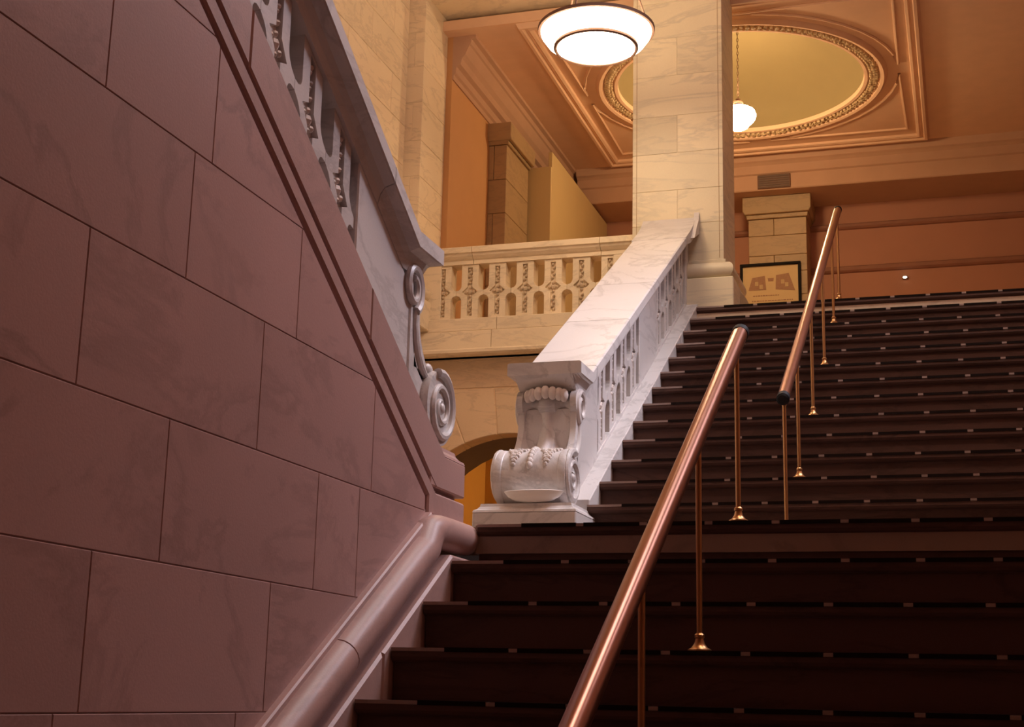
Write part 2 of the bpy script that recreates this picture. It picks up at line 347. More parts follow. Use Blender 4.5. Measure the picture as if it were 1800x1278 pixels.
# ---------------------------------------------------------------- stairs
def flight(root, n, x0, x1, ynos, znos, rise, run, phase):
    pit, gap = .1335, .016
    LN = x1-x0
    tread = MB().prism([(0, -.004), (.004, 0), (run+.03, 0), (run+.03, -.024), (.010, -.024), (.004, -.0205), (0, -.015)], 'x', -LN/2, LN/2).mesh('tread', 'stair', (0, 0, 0))
    riser = MB().box(-LN/2, LN/2, .016, .04, -rise, -.023).mesh('riser', 'stair', (0, 0, 0))
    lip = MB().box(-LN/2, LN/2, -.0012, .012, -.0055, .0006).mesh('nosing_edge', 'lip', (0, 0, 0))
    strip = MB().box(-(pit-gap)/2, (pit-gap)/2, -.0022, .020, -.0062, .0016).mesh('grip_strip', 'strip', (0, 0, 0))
    xc = (x0+x1)/2
    for i in range(n):
        y, z = ynos(i), znos(i)
        t = inst('tread', tread, xc, y, z, root); inst('riser', riser, xc, y, z, root)
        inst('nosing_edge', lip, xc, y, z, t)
        x = x0+.085+((i*.37+phase) % 1)*.03
        while x < x1-.06:
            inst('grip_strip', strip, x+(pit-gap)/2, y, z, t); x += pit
lo = empty('staircase', 0, YE-12*TL, -ZO, 'lower dark stone stair flight climbing to the landing in front', 'staircase')
flight(lo, 13, -.979, 1.03, lambda j: YE-j*TL, lambda j: ZL-j*RL, RL, TL, .4)
up = empty('staircase', 0, Y1, ZL, 'upper dark stone stair flight rising from the scroll newel to the pillar', 'staircase')
flight(up, 14, -.999, 1.03, lambda k: Y1+k*TU, lambda k: ZL+(k+1)*RU, RU, TU, .1)
MB().prism([(YE-12*TL-.1, -ZO), (YE-12*TL-.1, -ZO+.16), (YE, ZL+.06), (Y1-.1, ZL+.06), (YT, ZT+.06), (YT+.1, ZT+.06), (YT+.1, ZT-.3), (YE, -ZO)], 'x', 1.031, XR-.002).build('baseboard_right', 'pinkmould', kind='structure', label='stone string course along the right side of the stairs')
rt = empty('staircase', -1.78, 2.70, ZL, 'return stair flight hidden behind the left sloping balustrade', 'staircase')
for k in range(14):
    y = 2.68-k*TU; MB().box(XH, -1.225, y-TU-.02, y, ZL, ZL+(k+1)*RU).build('step', 'stair', rt)
# masonry under the upper flight, on its open side
MB().prism([(3.97, ZL), (5.86, ZL), (5.86, ZT-.1), (3.97, .48)], 'x', -1.235, -1.012).build('wall_stair', 'gallery', kind='structure', label='stone side wall carrying the upper flight')

# ---------------------------------------------------------------- balustrades
def halfwidths(p, o, H):
    lv = [0, .30]; r = min(.12, o/H); c0 = .335; out = []
    def wo(v):
        if v < c0: return p/2-o
        if v < c0+r:
            d = (v-c0)/r; return p/2-o*math.sqrt(max(0, 1-d*d))
        if v <= c0+r+.085: return p/2-.0007
        if v < c0+2*r+.085:
            d = (c0+2*r+.085-v)/r; return p/2-o*math.sqrt(max(0, 1-d*d))
        return p/2-o
    vs = sorted({0, .05, .0501, .30, c0, c0+.3*r, c0+.6*r, c0+.85*r, c0+r, c0+r+.085, c0+1.15*r+.085, c0+1.4*r+.085, c0+1.7*r+.085, c0+2*r+.085, .4115, .45, .5, .55, .5885, .68, .9499, .95, 1.0})
    for v in vs:
        wi = max(.0115, .036*(1-abs(v-.5)/.13)); rec = 1 if .05 < v < .95 else 0
        if not .0499 < v < .9501: wi = .0115
        out.append((v, wo(v), wi, rec))
    return out
def baluster_mesh(name, mapf, p, o, H, D, mat, rec=.010, k=0.0):
    """panel baluster around (0,0,0): local run s, across t, height z; sheared by k"""
    fr = []; bk = []
    for v, wo, wi, r in halfwidths(p, o, H):
        z = v*H; t = D
        def P(s, tt): return mapf(s, tt, z+k*s)
        row = [P(-wo, -t), P(-wo, t), P(-wi, t), P(-wi, t-rec*r), P(wi, t-rec*r), P(wi, t), P(wo, t), P(wo, -t)]
        fr.append(row)
    mb = MB(); mb.loft(fr); return mb.mesh(name, mat, (0, 0, 0))
def ornament_mesh(mapf, H, D, mat, k=0.0):
    mb = MB()
    def b(s, z, rs, rt, rz):
        c = mapf(s, D-.009, z+k*s); d = mapf(1, 1, 0); e = mapf(0, 0, 0)
        if abs(d[0]-e[0]) > .5 and abs(mapf(1, 0, 0)[0]-e[0]) > .5: mb.ball(c, rs, rt, rz, 6, 4)
        else: mb.ball(c, rt, rs, rz, 6, 4)
    b(0, .5*H, .012, .011, .012); b(-.017, .5*H, .008, .008, .007); b(.017, .5*H, .008, .008, .007); b(0, .575*H, .007, .008, .007); b(0, .425*H, .007, .008, .007)
    for v in (.09, .15, .21, .27, .33, .67, .73, .79, .85, .91): b(.003*(1 if int(v*100) % 4 == 1 else -1), v*H, .0068, .009, .026*H)
    return mb.mesh('carved_ornament', mat, (0, 0, 0))

def balustrade(label, xc, y0, dr, zl0, send, piers, groups, pit, bh, caph, base, side, stones, lv, mats, curb):
    """dr=+1: climbs away (+Y); dr=-1: climbs towards the viewer. s is the run up from the neck of the newel."""
    root = empty('stair_balustrade', xc, y0, ZL, label, 'balustrade')
    white, carve = mats
    def zs(s): return zl0+K*s
    def A(s, t, z): return (xc+t, y0+dr*s, z)
    def quad(s0, s1, r0, r1, t0, t1): 
        return [(s0, zs(s0)+r0), (s1, zs(s1)+r0), (s1, zs(s1)+r1), (s0, zs(s0)+r1)]
    def pr(poly, t0, t1, ch0=0, ch1=0): 
        return MB().prism([(y0+dr*s, z) for s, z in poly], 'x', xc+t0, xc+t1, ch0, ch1)
    # kerb stones
    for a, b in curb['cuts']:
        poly = [(a+.0012, zs(a)), (b-.0012, zs(b)), (b-.0012, zs(b)+curb['low']), (a+.0012, max(zs(a)+curb['low'], ZL-.02) if curb['low'] > -.11 else zs(a)+curb['low'])]
        if a <= 0 and curb.get('front'): poly = curb['front'](b)
        pr(poly, curb['t0'], curb['t1'], .003, .003).build('kerb_stone', curb['mat'], root)
    # bottom rail, top rail
    B0, B1 = .012, .262
    pr(quad(0, send, -.004, B0, 0, 0), -bh, bh).build('bottom_rail', white, root)
    # piers
    for a, b in piers:
        pr(quad(a, b, B0, B1, 0, 0), -bh-.002, bh+.002, .003, .003).build('pier', white, root)
    # balusters
    H = B1-B0; o = pit*.205
    def mapf(s, t, z): return (t*side, dr*s, z)
    me = baluster_mesh('baluster', mapf, pit, o, H, bh-.004, white, .012, K)
    om = ornament_mesh(mapf, H, bh-.004, carve, K)
    for a, b in groups:
        n = round((b-a)/pit)
        for i in range(n):
            s = a+(i+.5)*pit; q = A(s, 0, zs(s)+B0)
            bo = inst('baluster', me, *q, root); tag(inst('carved_ornament', om, *q, bo), kind='stuff')
    # coping stones
    ct = .336
    sf = .095                                              # length of the level end
    def ztop(s): return zs(max(s, sf))+ct if s > sf else zs(sf)+ct
    def section(s, kk):
        h = caph; z = ztop(s); f0 = -.036
        L = [(h, -.004), (h-.005, 0), (-h+.005, 0), (-h, -.004), (-h, f0)]
        cy = [(h-.003, .003), (h-.010, .005), (bh+.018, .009), (bh+.009, .022), (bh+.004, .042)]
        lf = [(-a, f0-d*kk) for a, d in cy]; rg = [(a, f0-d*kk) for a, d in cy][::-1]
        return [A(s, t, z+dz) for t, dz in L+lf+rg+[(h, f0)]]
    front = -.045
    for i, (a, b) in enumerate(stones):
        st = [a+.0012, b-.0012]
        if i == 0: st = [front, .0, sf, b-.0012]
        secs = [section(s, 0.02 if (i == 0 and s == front) else 1) for s in st]
        MB().loft(secs).build('coping_stone', white, root)
    # newel pedestal
    pe = base; zt = ZL+.157
    bx = lambda d0, d1, t0, t1, z0, z1, c: MB().box(xc+t0, xc+t1, min(y0-dr*d0, y0-dr*d1), max(y0-dr*d0, y0-dr*d1), z0, z1, c)
    bx(-.04 if dr > 0 else -.0, pe['d'], pe['t0'], pe['t1'], ZL if not pe.get('zb') else pe['zb'], ZL+.132, .003).build('pedestal', pe['mat'], root)
    m_ = MB(); f2 = .018
    prof = [(0, .132), (-.002, .138), (-.010, .142), (-.016, .149), (-.018, .157)]
    secs = []
    for off, h in prof:
        d1 = pe['d']+off; t0 = pe['t0']-off; t1 = pe['t1']+off
        secs.append([(xc+t0, y0-dr*d1, ZL+h), (xc+t1, y0-dr*d1, ZL+h), (xc+t1, y0+dr*.03, ZL+h), (xc+t0, y0+dr*.03, ZL+h)])
    m_.loft(secs).build('pedestal_moulding', pe['mat'], root)
    # scroll newel
    nw = bh+.006
    core = [(-.05, .157), (.10, .157), (.10, .275), (.035, .285), (.002, .305), (-.020, .335), (-.030, .37), (-.034, .42), (-.034, .50), (-.05, .50)]
    MB().prism([(y0-dr*d, ZL+h) for d, h in core], 'x', xc-nw, xc+nw, .003, .003).build('scroll_core', white, root)
    def flute(u):
        a = abs(u)
        if a > .80: return .004
        if a > .235: return .004-.030*max(0, math.sin(math.pi*(a-.235)/.565))**.8
        return .013*math.cos(a/.235*math.pi/2)-.005
    us = [-1+2*i/30 for i in range(31)]
    prof = [(.003, .455), (.000, .44), (-.002, .42), (-.001, .40), (.004, .38), (.012, .362), (.023, .345), (.038, .328), (.056, .315), (.080, .305)]
    rows = []
    for d, h in prof:
        rows.append([(xc-nw, y0+dr*.02, ZL+h)]+[(xc+u*nw, y0-dr*(d+.002+flute(u)), ZL+h+flute(u)*.3) for u in us]+[(xc+nw, y0+dr*.02, ZL+h)])
    MB().grid(rows).build('fluted_neck', white, root, True)
    rows = []
    for i in range(13):
        a = -1.75+i*3.0/12; rows.append([(xc-nw-.003, y0-dr*(-.018), ZL+.475)]+[(xc+u*(nw+.003), y0-dr*(-.018+(.036+flute(u)*.8)*math.cos(a)), ZL+.475+(.036+flute(u)*.6)*math.sin(a)) for u in us]+[(xc+nw+.003, y0-dr*(-.018), ZL+.475)])
    MB().grid(rows).build('upper_roll', white, root, True)
    # shell of gadroons under the cap
    sh = MB()
    for i in range(-3, 4):
        a = i*.36; sh.ball((xc+.060*math.sin(a), y0-dr*(.010+.018*math.cos(a)), ZL+.5-.003*abs(i)), .0135, .016, .020, 10, 6)
    sh.build('shell_ornament', carve, root, True)
    # lower volute
    vc = (.10, .239); vr = .081
    vw = pe['vw']
    def vp(a, x, r): return (xc+x, y0-dr*(vc[0]+r*math.cos(a)), ZL+vc[1]+r*math.sin(a))
    xs_ = [-1, -.93, -.86, -.80, -.78, -.4, 0, .4, .78, .80, .86, .93, 1]; rs_ = [.975, 1.0, 1.0, .985, .955, .965, .975, .965, .955, .985, 1.0, 1.0, .975]
    secs = [[vp(2*math.pi*i/36, u*vw, vr*r) for i in range(36)] for u, r in zip(xs_, rs_)]
    vol = MB().loft(secs).build('lower_volute', white, root, True)
    for sd in (-1, 1):
        pts = []; rr = []
        for i in range(46):
            t = i/45; a = 1.9-t*math.pi*2*2.1; r = vr*(.94-.78*t); q = vp(a, sd*(vw+.001), r); pts.append(q); rr.append(.0105*(1-.5*t))
        MB().tube(pts, rr, 8).build('volute_spiral', white, vol, True)
        ey = vp(0, sd*(vw), 0); MB().ball(ey, .010, .014, .014, 12, 6).build('volute_eye', white, vol, True)
        # upper scroll on the flank
        uc = (-.040, .468); pts = []; rr = []
        for i in range(40):
            t = i/39; a = -1.2+t*math.pi*2*1.45; r = .052*(1-.62*t)
            pts.append((xc+sd*(nw+.001), y0-dr*(uc[0]+r*.85*math.cos(a)), ZL+uc[1]+r*math.sin(a))); rr.append(.0105*(1-.3*t))
        MB().tube(pts, rr, 8).build('upper_scroll', white, root, True)
        # flank ribbon linking both scrolls
        rib = [(-.022, .422), (-.024, .39), (-.018, .36), (-.004, .335), (.018, .312), (.045, .298), (.06, .30)]
        MB().tube([(xc+sd*(nw+.001), y0-dr*d, ZL+h) for d, h in rib], [.006, .007, .008, .008, .008, .007, .005], 8).build('scroll_ribbon', white, root, True)
        MB().ball((xc+sd*(nw-.001), y0-dr*.066, ZL+.318), .008, .018, .012, 10, 6).build('scroll_beak', white, root, True)
    lf = MB(); rnd = random.Random(3)
    for cu_ in (-.46, .46):
        for lobe in range(-3, 4):
            for i in range(8):
                t = i/7; a = 1.75-t*(1.35-.13*abs(lobe)); u = cu_+lobe*.085*(.35+.65*math.sin(math.pi*min(1, t*1.1+.15))); q = vp(a, u*vw, vr*.955)
                lf.ball(q, rnd.uniform(.005, .008), .008, rnd.uniform(.006, .009), 7, 5)
    for i in range(9):
        a = .35+i*.17; q = vp(a, 0, vr*.975); lf.ball(q, .010, .012, .012, 8, 5)
    lf.build('acanthus_leaf', carve, vol, True, kind='stuff')
    return root

# central balustrade
CY = 3.92; CX = -1.127; zc0 = .5248+K*(CY-3.886)
cb = balustrade('white marble sloping balustrade with scroll newel climbing beside the upper flight', CX, CY, 1, zc0, 5.716-CY,
    [(0, .265), (.853, 1.135), (1.735, 5.716-CY)], [(.265, .853), (1.135, 1.735)], .147, .080, .110,
    dict(d=.228, t0=-.142, t1=.148, mat='white', vw=.102), 1,
    [(0, .139), (.139, .569), (.569, .978), (.978, 5.716-CY)], None, ('white', 'carve'),
    dict(cuts=[(0, .09), (.09, .42), (.42, .9), (.9, 1.4), (1.4, 5.70-CY)], low=-.125, t0=-.127, t1=.127, mat='white'))
# raised end of the coping against the pillar
zt_ = lambda y: zc0+K*(y-CY)+.336
e = MB(); e.loft([[(CX+t, y, zt_(5.50)+dz) for t, dz in ((-.112, -.03), (.112, -.03), (.112, .002), (-.112, .002))] if i == 0 else
                  [(CX+t, y, zt_(y)+dz) for t, dz in ((-.112, -.05), (.112, -.05), (.112, hh), (-.112, hh))] for i, (y, hh) in enumerate(((5.50, .001), (5.60, .003), (5.66, .009), (5.700, .020), (5.717, .028)))])
e.build('coping_upstand', 'white', cb)
h = MB(); h.prism([(5.60, zt_(5.60)-.03), (5.717, zt_(5.717)-.045), (5.717, zt_(5.717)+.050), (5.700, zt_(5.70)+.020), (5.66, zt_(5.66)+.004)], 'x', CX+.106, CX+.128)
h.build('coping_horn', 'white', cb)

# left balustrade, on top of the pink wall
LX = -1.145; LY = 2.72
lb = balustrade('lilac-lit marble sloping balustrade with scroll end above the pink ashlar wall', LX, LY, -1, zb(LY), 1.95,
    [(0, .330), (.330+.139*5, .330+.139*5+.23), (.330+.139*10+.23-.10, 1.95)], [(.330, .330+.139*5), (.330+.139*5+.23, .330+.139*10+.13)], .139, .075, .115,
    dict(d=.2065, t0=-.12, t1=.1195, mat='pinkmould', vw=.098, zb=.414), 1,
    [(0, .24), (.24, .74), (.74, 1.3), (1.3, 1.95)], None, ('white', 'carve'),
    dict(cuts=[(0, .34), (.34, .86), (.86, 1.4), (1.4, 1.95)], low=-.1, t0=-.12, t1=.1205, mat='pinkmould',
         front=lambda b: [(b-.0012, zb(LY-b)), (b-.0012, zb(LY-b)-.1), (-.02, zb(LY+.02)-.1), (-.035, .413), (-.207, .413), (-.207, ZL+.132), (-.083, ZL+.132)]))

# ---------------------------------------------------------------- shallow dish on the pedestal
d = MB(); n = 32; rings = [(.0, .002), (.30, .0015), (.62, .006), (.86, .0145), (1.0, .0255), (.97, .0265), (.80, .0175), (.5, .0095), (.0, .0065)]
secs = []
for r, z in rings: secs.append([(-1.104+max(r, .01)*.084*math.cos(2*math.pi*k/n), 3.719+max(r, .01)*.037*math.sin(2*math.pi*k/n), ZL+.157+z*1.25) for k in range(n)])
d.loft(secs); d.build('stone_dish', 'dish', smooth=True, label='shallow pale stone dish lying on the scroll newel pedestal', cat='dish')

# ---------------------------------------------------------------- pillars
def pillar(x0, x1, y0, y1, ztop, label, split, blk='cream'):
    root = empty('marble_pillar', (x0+x1)/2, (y0+y1)/2, ZT, label, 'pillar')
    MB().box(x0-.045, x1+.045, y0-.045, y1+.03, ZT, ZT+.135, .004).build('plinth', blk, root)
    pr = []
    for i in range(13):
        a = -math.pi/2+math.pi*i/12; pr.append((.012+.033*math.cos(a), ZT+.171+.034*math.sin(a)))
    MB().loft([[(x0-o, y0-o, z), (x1+o, y0-o, z), (x1+o, y1+o*.5, z), (x0-o, y1+o*.5, z)] for o, z in pr]).build('torus_base', blk, root, True)
    MB().box(x0-.010, x1+.010, y0-.010, y1+.004, ZT+.2045, ZT+.222, .003).build('base_fillet', blk, root)
    MB().box(x0+.002, x1-.002, y0+.002, y1-.002, ZT+.2, ztop-.01).build('core', blk, root)
    zz = [ZT+.222, 1.95, 2.103, 2.27, 2.44, 2.625, 2.80, 2.97, ztop]; xm = (x0+x1)/2; g = .0008
    for i, (a, b) in enumerate(zip(zz[:-1], zz[1:])):
        ed = .0
        if (i % 2 == 1) == split: cs = [(x0, xm), (xm, x1)]
        else: cs = [(x0, x1)]
        for p, q in cs: MB().box(p+g*(p != x0), q-g*(q != x1), y0, y1, a+g*.7, b-g*.7, .0012).build('stone_block', blk, root)
    return root
pil = pillar(-1.2855, -.8985, 5.72, 6.03, 3.16, 'big pale veined marble pillar at the head of the stairs', True)
for xx in (-1.268, -.916): MB().box(xx-.0012, xx+.0012, 5.7192, 5.7215, ZT+.23, 3.15).build('edge_groove', 'pil', pil)
MB().prism([(-.853, ZT+.12), (-.853, ZT), (-.772, ZT), (-.785, ZT+.02), (-.81, ZT+.05), (-.83, ZT+.09)], 'y', 5.86, 6.0).build('base_spur', 'pil', pil)
pillar(-2.355, -2.262, 5.72, 6.02, 3.16, 'buff stone pillar at the left end of the gallery railing', False, 'gallery')

# ---------------------------------------------------------------- gallery balustrade
gb = empty('gallery_balustrade', -1.77, 5.84, ZT, 'buff marble pierced balustrade along the gallery left of the pillar', 'balustrade')
gx0, gx1 = -2.262, -1.2855
def lines(y0, z0, z1, xs, name, ch=.003, y1=5.90, mat='gallery'):
    for a, b in zip(xs[:-1], xs[1:]): MB().box(a+.001, b-.001, y0, y1, z0, z1, ch).build(name, mat, gb)
lines(5.790, 1.556, 1.615, [gx0, -1.905, gx1], 'sill_stone')
gp, gH = .127, .247
mapg = lambda s, t, z: (s, -t, z)
bme = baluster_mesh('baluster', mapg, gp, .0245, gH, .034, 'gallery', .012); ome = ornament_mesh(mapg, gH, .034, 'carveg')
for i in range(7):
    q = (-2.163+i*gp, 5.838, 1.615); bo = inst('baluster', bme, *q, gb); tag(inst('carved_ornament', ome, *q, bo), kind='stuff')
MB().box(gx0, -2.170, 5.797, 5.878, 1.615, 1.862, .002).build('pier', 'gallery', gb)
MB().box(-1.385, gx1, 5.797, 5.878, 1.615, 1.862, .002).build('pier', 'gallery', gb)
for a, b in ((gx0, -2.02), (-2.02, -1.44), (-1.44, gx1)):
    prof = [(5.770, 1.936), (5.766, 1.932), (5.766, 1.909), (5.774, 1.905), (5.778, 1.896), (5.790, 1.884), (5.797, 1.880), (5.797, 1.8625), (5.880, 1.8625), (5.91, 1.909), (5.91, 1.936)]
    MB().prism(prof, 'x', a+.001, b-.001).build('coping_stone', 'gallery', gb)
# fascia of the gallery floor
ga = MB().box(XH, -1.0, 5.83, 5.92, 1.449, ZT-.005).build('wall_gallery_edge', 'gallery', kind='structure', label='stone edge of the gallery floor below the pierced balustrade')
for a, b in ((XH, -1.925), (-1.925, -1.55), (-1.55, -1.245)):
    MB().box(a+.001, b-.001, 5.784, 5.84, 1.474, 1.555, .002).build('fascia_stone', 'gallery', ga)
MB().prism([(5.774, 1.474), (5.770, 1.468), (5.772, 1.456), (5.784, 1.449), (5.88, 1.449), (5.88, 1.474)], 'x', XH, -1.245).build('fillet_moulding', 'gallery', ga)

# ---------------------------------------------------------------- arched wall below the gallery
AX, AZ, AR = -1.864, .58, .53; WY = 5.872; xl, xr, zt2, zb2 = XH, -1.235, 1.315, ZL
wa = MB().box(XH, -1.235, WY-.004, WY+.10, 1.440, 1.47).box(XH, -1.235, WY+.004, WY+.10, 1.315, 1.449).build('wall_arch', 'archstone', kind='structure', label='buff stone wall with a round arch under the gallery')
for a, b in ((XH, -1.70), (-1.70, -1.235)): MB().prism([(a+.001, 1.318), (b-.001, 1.318), (b-.001, 1.448), (a+.001, 1.448)], 'y', WY+.02, WY, 0, .0015).build('stone_block', 'archstone', wa)
def hit(a):
    dx, dz = math.sin(a), math.cos(a); ts = []
    if dx < -1e-6: ts.append((xl-AX)/dx)
    if dx > 1e-6: ts.append((xr-AX)/dx)
    if dz > 1e-6: ts.append((zt2-AZ)/dz)
    if dz < -1e-6: ts.append((zb2-AZ)/dz)
    return max(min(ts), AR+.004)
MB().prism([(AX+(AR+.003)*math.sin(math.radians(-115+230*i/40)), AZ+(AR+.003)*math.cos(math.radians(-115+230*i/40))) for i in range(41)]+[(xr, zb2), (xr, zt2), (xl, zt2), (xl, zb2)], 'y', WY+.004, WY+.09).build('backing', 'archstone', wa)
an = [math.radians(x) for x in (-115.0, -90, -72, -55, -38.6, -22, -5.4, 11.2, 27.8, 45, 62, 80, 97, 115)]
corners = [math.atan2(xl-AX, zt2-AZ), math.atan2(xr-AX, zt2-AZ)]
for a0, a1 in zip(an[:-1], an[1:]):
    e = .0022; inner = [(AX+AR*math.sin(a0+e+(a1-a0-2*e)*i/6), AZ+AR*math.cos(a0+e+(a1-a0-2*e)*i/6)) for i in range(7)]
    oa = [a1-e]+[c_ for c_ in corners if a0 < c_ < a1]+[a0+e]
    outer = [(AX+hit(a)*math.sin(a), AZ+hit(a)*math.cos(a)-(.0015 if hit(a) > AR+.01 else 0)) for a in oa]
    poly = [p for p in inner+outer]
    MB().prism(poly, 'y', WY+.10, WY, 0, .003).build('voussoir', 'archstone', wa)
# soffit of the arch and the lit passage behind it
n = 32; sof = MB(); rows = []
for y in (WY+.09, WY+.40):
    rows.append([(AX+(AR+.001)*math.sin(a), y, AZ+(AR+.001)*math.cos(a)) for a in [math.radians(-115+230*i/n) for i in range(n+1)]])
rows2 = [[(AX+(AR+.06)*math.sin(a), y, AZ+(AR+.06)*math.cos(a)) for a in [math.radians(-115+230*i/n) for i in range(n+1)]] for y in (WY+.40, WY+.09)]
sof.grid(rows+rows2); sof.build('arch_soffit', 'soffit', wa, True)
pw = MB(); pw.box(XH-.1, -1.0, 7.30, 7.36, ZL, ZT-.1).box(XH-.16, XH-.1, WY+.1, 7.36, ZL, ZT-.1).box(-1.06, -1.0, WY+.1, 7.36, ZL, ZT-.1)
pw.build('wall_passage', 'yellow', kind='structure', label='yellow lit wall of the passage seen through the arch')
MB().box(XH-.16, -1.0, 5.90, 7.36, ZL-.06, ZL).build('floor_passage', 'floor', kind='structure', label='stone floor of the passage behind the arch')
pl = empty('wall_lamp', -1.45, 7.27, 1.0, 'opal wall lamp inside the arched passage', 'lamp')
MB().ball((-1.45, 7.18, 1.05), .07, .07, .08, 16, 10).build('globe', 'inner', pl, True)
MB().box(-1.48, -1.42, 7.19, 7.30, .97, 1.0, .005).build('bracket', 'brass', pl)

# ---------------------------------------------------------------- upper hall
FY = 8.30; CZ = 3.08
fw = MB().box(XH-.1, 2.7, FY, FY+.1, ZT, CZ+.02).build('wall_far', 'farplaster', kind='structure', label='terracotta plaster far wall of the upper hall')
for z0, z1, nm in ((2.716, 2.752, 'wall_rail'), (2.452, 2.492, 'wall_rail')):
    MB().prism([(FY, z0), (FY-.012, z0+.004), (FY-.022, z0+.014), (FY-.022, z1-.006), (FY-.014, z1), (FY, z1)], 'x', -2.0, 2.6).build(nm, 'railbrown', fw)
MB().box(-2.40, -2.235, 6.022, FY, ZT, CZ+.02).build('wall_gallery_left', 'plaster', kind='structure', label='plain ochre plaster wall beyond the gallery railing')
# ceiling with round dome opening
DX, DY, DR = -.995, 6.90, .625
cx0, cx1, cy0, cy1 = -2.40, 2.70, 5.95, 8.40
cl = MB(); N_ = 96; inn = []; out = []
angs = sorted([2*math.pi*i/N_ for i in range(N_)]+[math.atan2(y-DY, x-DX) % (2*math.pi) for x in (cx0, cx1) for y in (cy0, cy1)])
for a in angs:
    dx, dy = math.cos(a), math.sin(a); ts = []
    if dx > 1e-9: ts.append((cx1-DX)/dx)
    if dx < -1e-9: ts.append((cx0-DX)/dx)
    if dy > 1e-9: ts.append((cy1-DY)/dy)
    if dy < -1e-9: ts.append((cy0-DY)/dy)
    t = min(ts); inn.append((DX+DR*dx, DY+DR*dy, CZ)); out.append((DX+t*dx, DY+t*dy, CZ))
cl.loft([inn, out, [(x, y, CZ+.05) for x, y, z in out], [(x, y, CZ+.05) for x, y, z in inn]], False)
ceil = cl.build('ceiling_upper', 'ceil', kind='structure', label='ornamental plaster ceiling of the upper hall')
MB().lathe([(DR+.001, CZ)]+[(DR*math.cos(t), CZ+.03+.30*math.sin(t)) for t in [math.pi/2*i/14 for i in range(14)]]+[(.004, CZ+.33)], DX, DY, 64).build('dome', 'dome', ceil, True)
MB().lathe([(DR-.006, CZ+.01), (DR-.004, CZ-.012), (DR+.012, CZ-.014), (DR+.018, CZ-.004), (DR+.070, CZ-.004), (DR+.076, CZ-.018), (DR+.092, CZ-.022), (DR+.104, CZ-.012), (DR+.110, CZ+.002)], DX, DY, 96).build('dome_rim', 'ceil', ceil, True)
ga_ = MB(); rnd = random.Random(5)
for i in range(150):
    a = 2*math.pi*i/150
    for r, rr in ((DR+.030, .011), (DR+.046, .014), (DR+.058, .010)):
        q = rnd.uniform(.8, 1.25); ga_.ball((DX+r*math.cos(a+rr), DY+r*math.sin(a+rr), CZ-.008), rr*q, rr*q, .013*q, 6, 4)
ga_.build('leaf_garland', 'garland', ceil, True, kind='stuff')
hw = .872
mould = [(-.030, CZ+.002), (-.026, CZ-.012), (-.014, CZ-.018), (-.006, CZ-.010), (.006, CZ-.010), (.012, CZ-.024), (.026, CZ-.024), (.034, CZ-.008), (.040, CZ+.002)]
MB().loft(rect_ring(mould, DX-hw, DX+hw, DY-.90, DY+.92), False).build('frame_moulding', 'ceil', ceil, True)
tri = [(-.010, CZ+.001), (-.006, CZ-.010), (.006, CZ-.010), (.010, CZ+.001)]
for sx in (-1, 1):
    for sy in (-1, 1):                                      # curved triangles in the corners of the coffer
        px, py = DX+sx*(hw-.075), DY+sy*(.80)
        pts = [(px, py)]; R2 = DR+.165
        a0 = math.atan2(math.sqrt(max(R2*R2-(hw-.075)**2, .0001)) if (hw-.075) < R2 else 0.06, (hw-.075))
        a1 = math.pi/2-math.atan2(math.sqrt(max(R2*R2-.80**2, .0001)) if .80 < R2 else 0.06, .80)
        arc = [(DX+sx*R2*math.cos(a0+(a1-a0)*i/10), DY+sy*R2*math.sin(a0+(a1-a0)*i/10)) for i in range(11)]
        loop = [pts[0]]+arc+[pts[0]]
        MB().tube([(x, y, CZ-.002) for x, y in loop], .008, 6).build('corner_moulding', 'ceil', ceil, True)
# cornice round the upper hall, stepping out from the walls
cor = [(0, 2.862), (.012, 2.862), (.016, 2.885), (.035, 2.893), (.040, 2.925), (.075, 2.935), (.085, 2.965), (.115, 2.985), (.150, 3.030), (.165, 3.035), (.170, 3.060), (.205, 3.066), (.21, CZ+.004)]
beam = [(0, 2.874), (.355, 2.874), (.360, 2.880), (.360, 2.965), (.372, 2.972), (.372, 3.020), (.385, 3.032), (.398, 3.040), (.404, 3.062), (.412, CZ+.004)]
MB().prism([(FY-o, z) for o, z in beam]+[(FY, CZ+.004)], 'x', -2.12, 2.6).build('cornice', 'cornice', ceil)
MB().prism([(-2.235+o*.55, z) for o, z in cor]+[(-2.235, CZ+.004)], 'y', 6.022, FY).build('cornice', 'cornice', ceil)
# pilaster with capital on the far wall
def pilaster(name, x0, x1, y0, y1, z1, label, rowsz, axis='y'):
    r = empty(name, (x0+x1)/2, (y0+y1)/2, ZT, label, 'pilaster'); g = .001
    for i, (a, b) in enumerate(zip(rowsz[:-1], rowsz[1:])):
        xm = (x0+x1)/2-.02
        for p, q in ([(x0, xm), (xm, x1)] if i % 2 else [(x0, x1)]):
            MB().box(p+g*(p != x0), q-g*(q != x1), y0, y1, a+g, b-g, .002).build('stone_block', 'pil', r)
    return r
pp = pilaster('wall_pilaster', -1.122, -.790, FY-.23, FY-.001, 2.75, 'tan stone pilaster behind the framed poster on the far wall', [ZT, 1.75, 1.95, 2.15, 2.28, 2.42, 2.52, 2.64, 2.742])
for o, a, b in ((.012, 2.743, 2.768), (.030, 2.7685, 2.872)): MB().prism([(-1.122-o*.6, a), (-.790+o*.6, a), (-.790+o, a+.02), (-.790+o, b), (-1.122-o, b), (-1.122-o, a+.02)], 'y', FY-.231-o, FY-.001, .003, 0).build('capital', 'pil', pp)
lp = pilaster('wall_pilaster', -2.234, -2.138, 6.60, 6.98, 2.75, 'tan stone pilaster on the ochre wall beside the cream partition', [ZT, 1.8, 2.0, 2.2, 2.38, 2.56, 2.745])
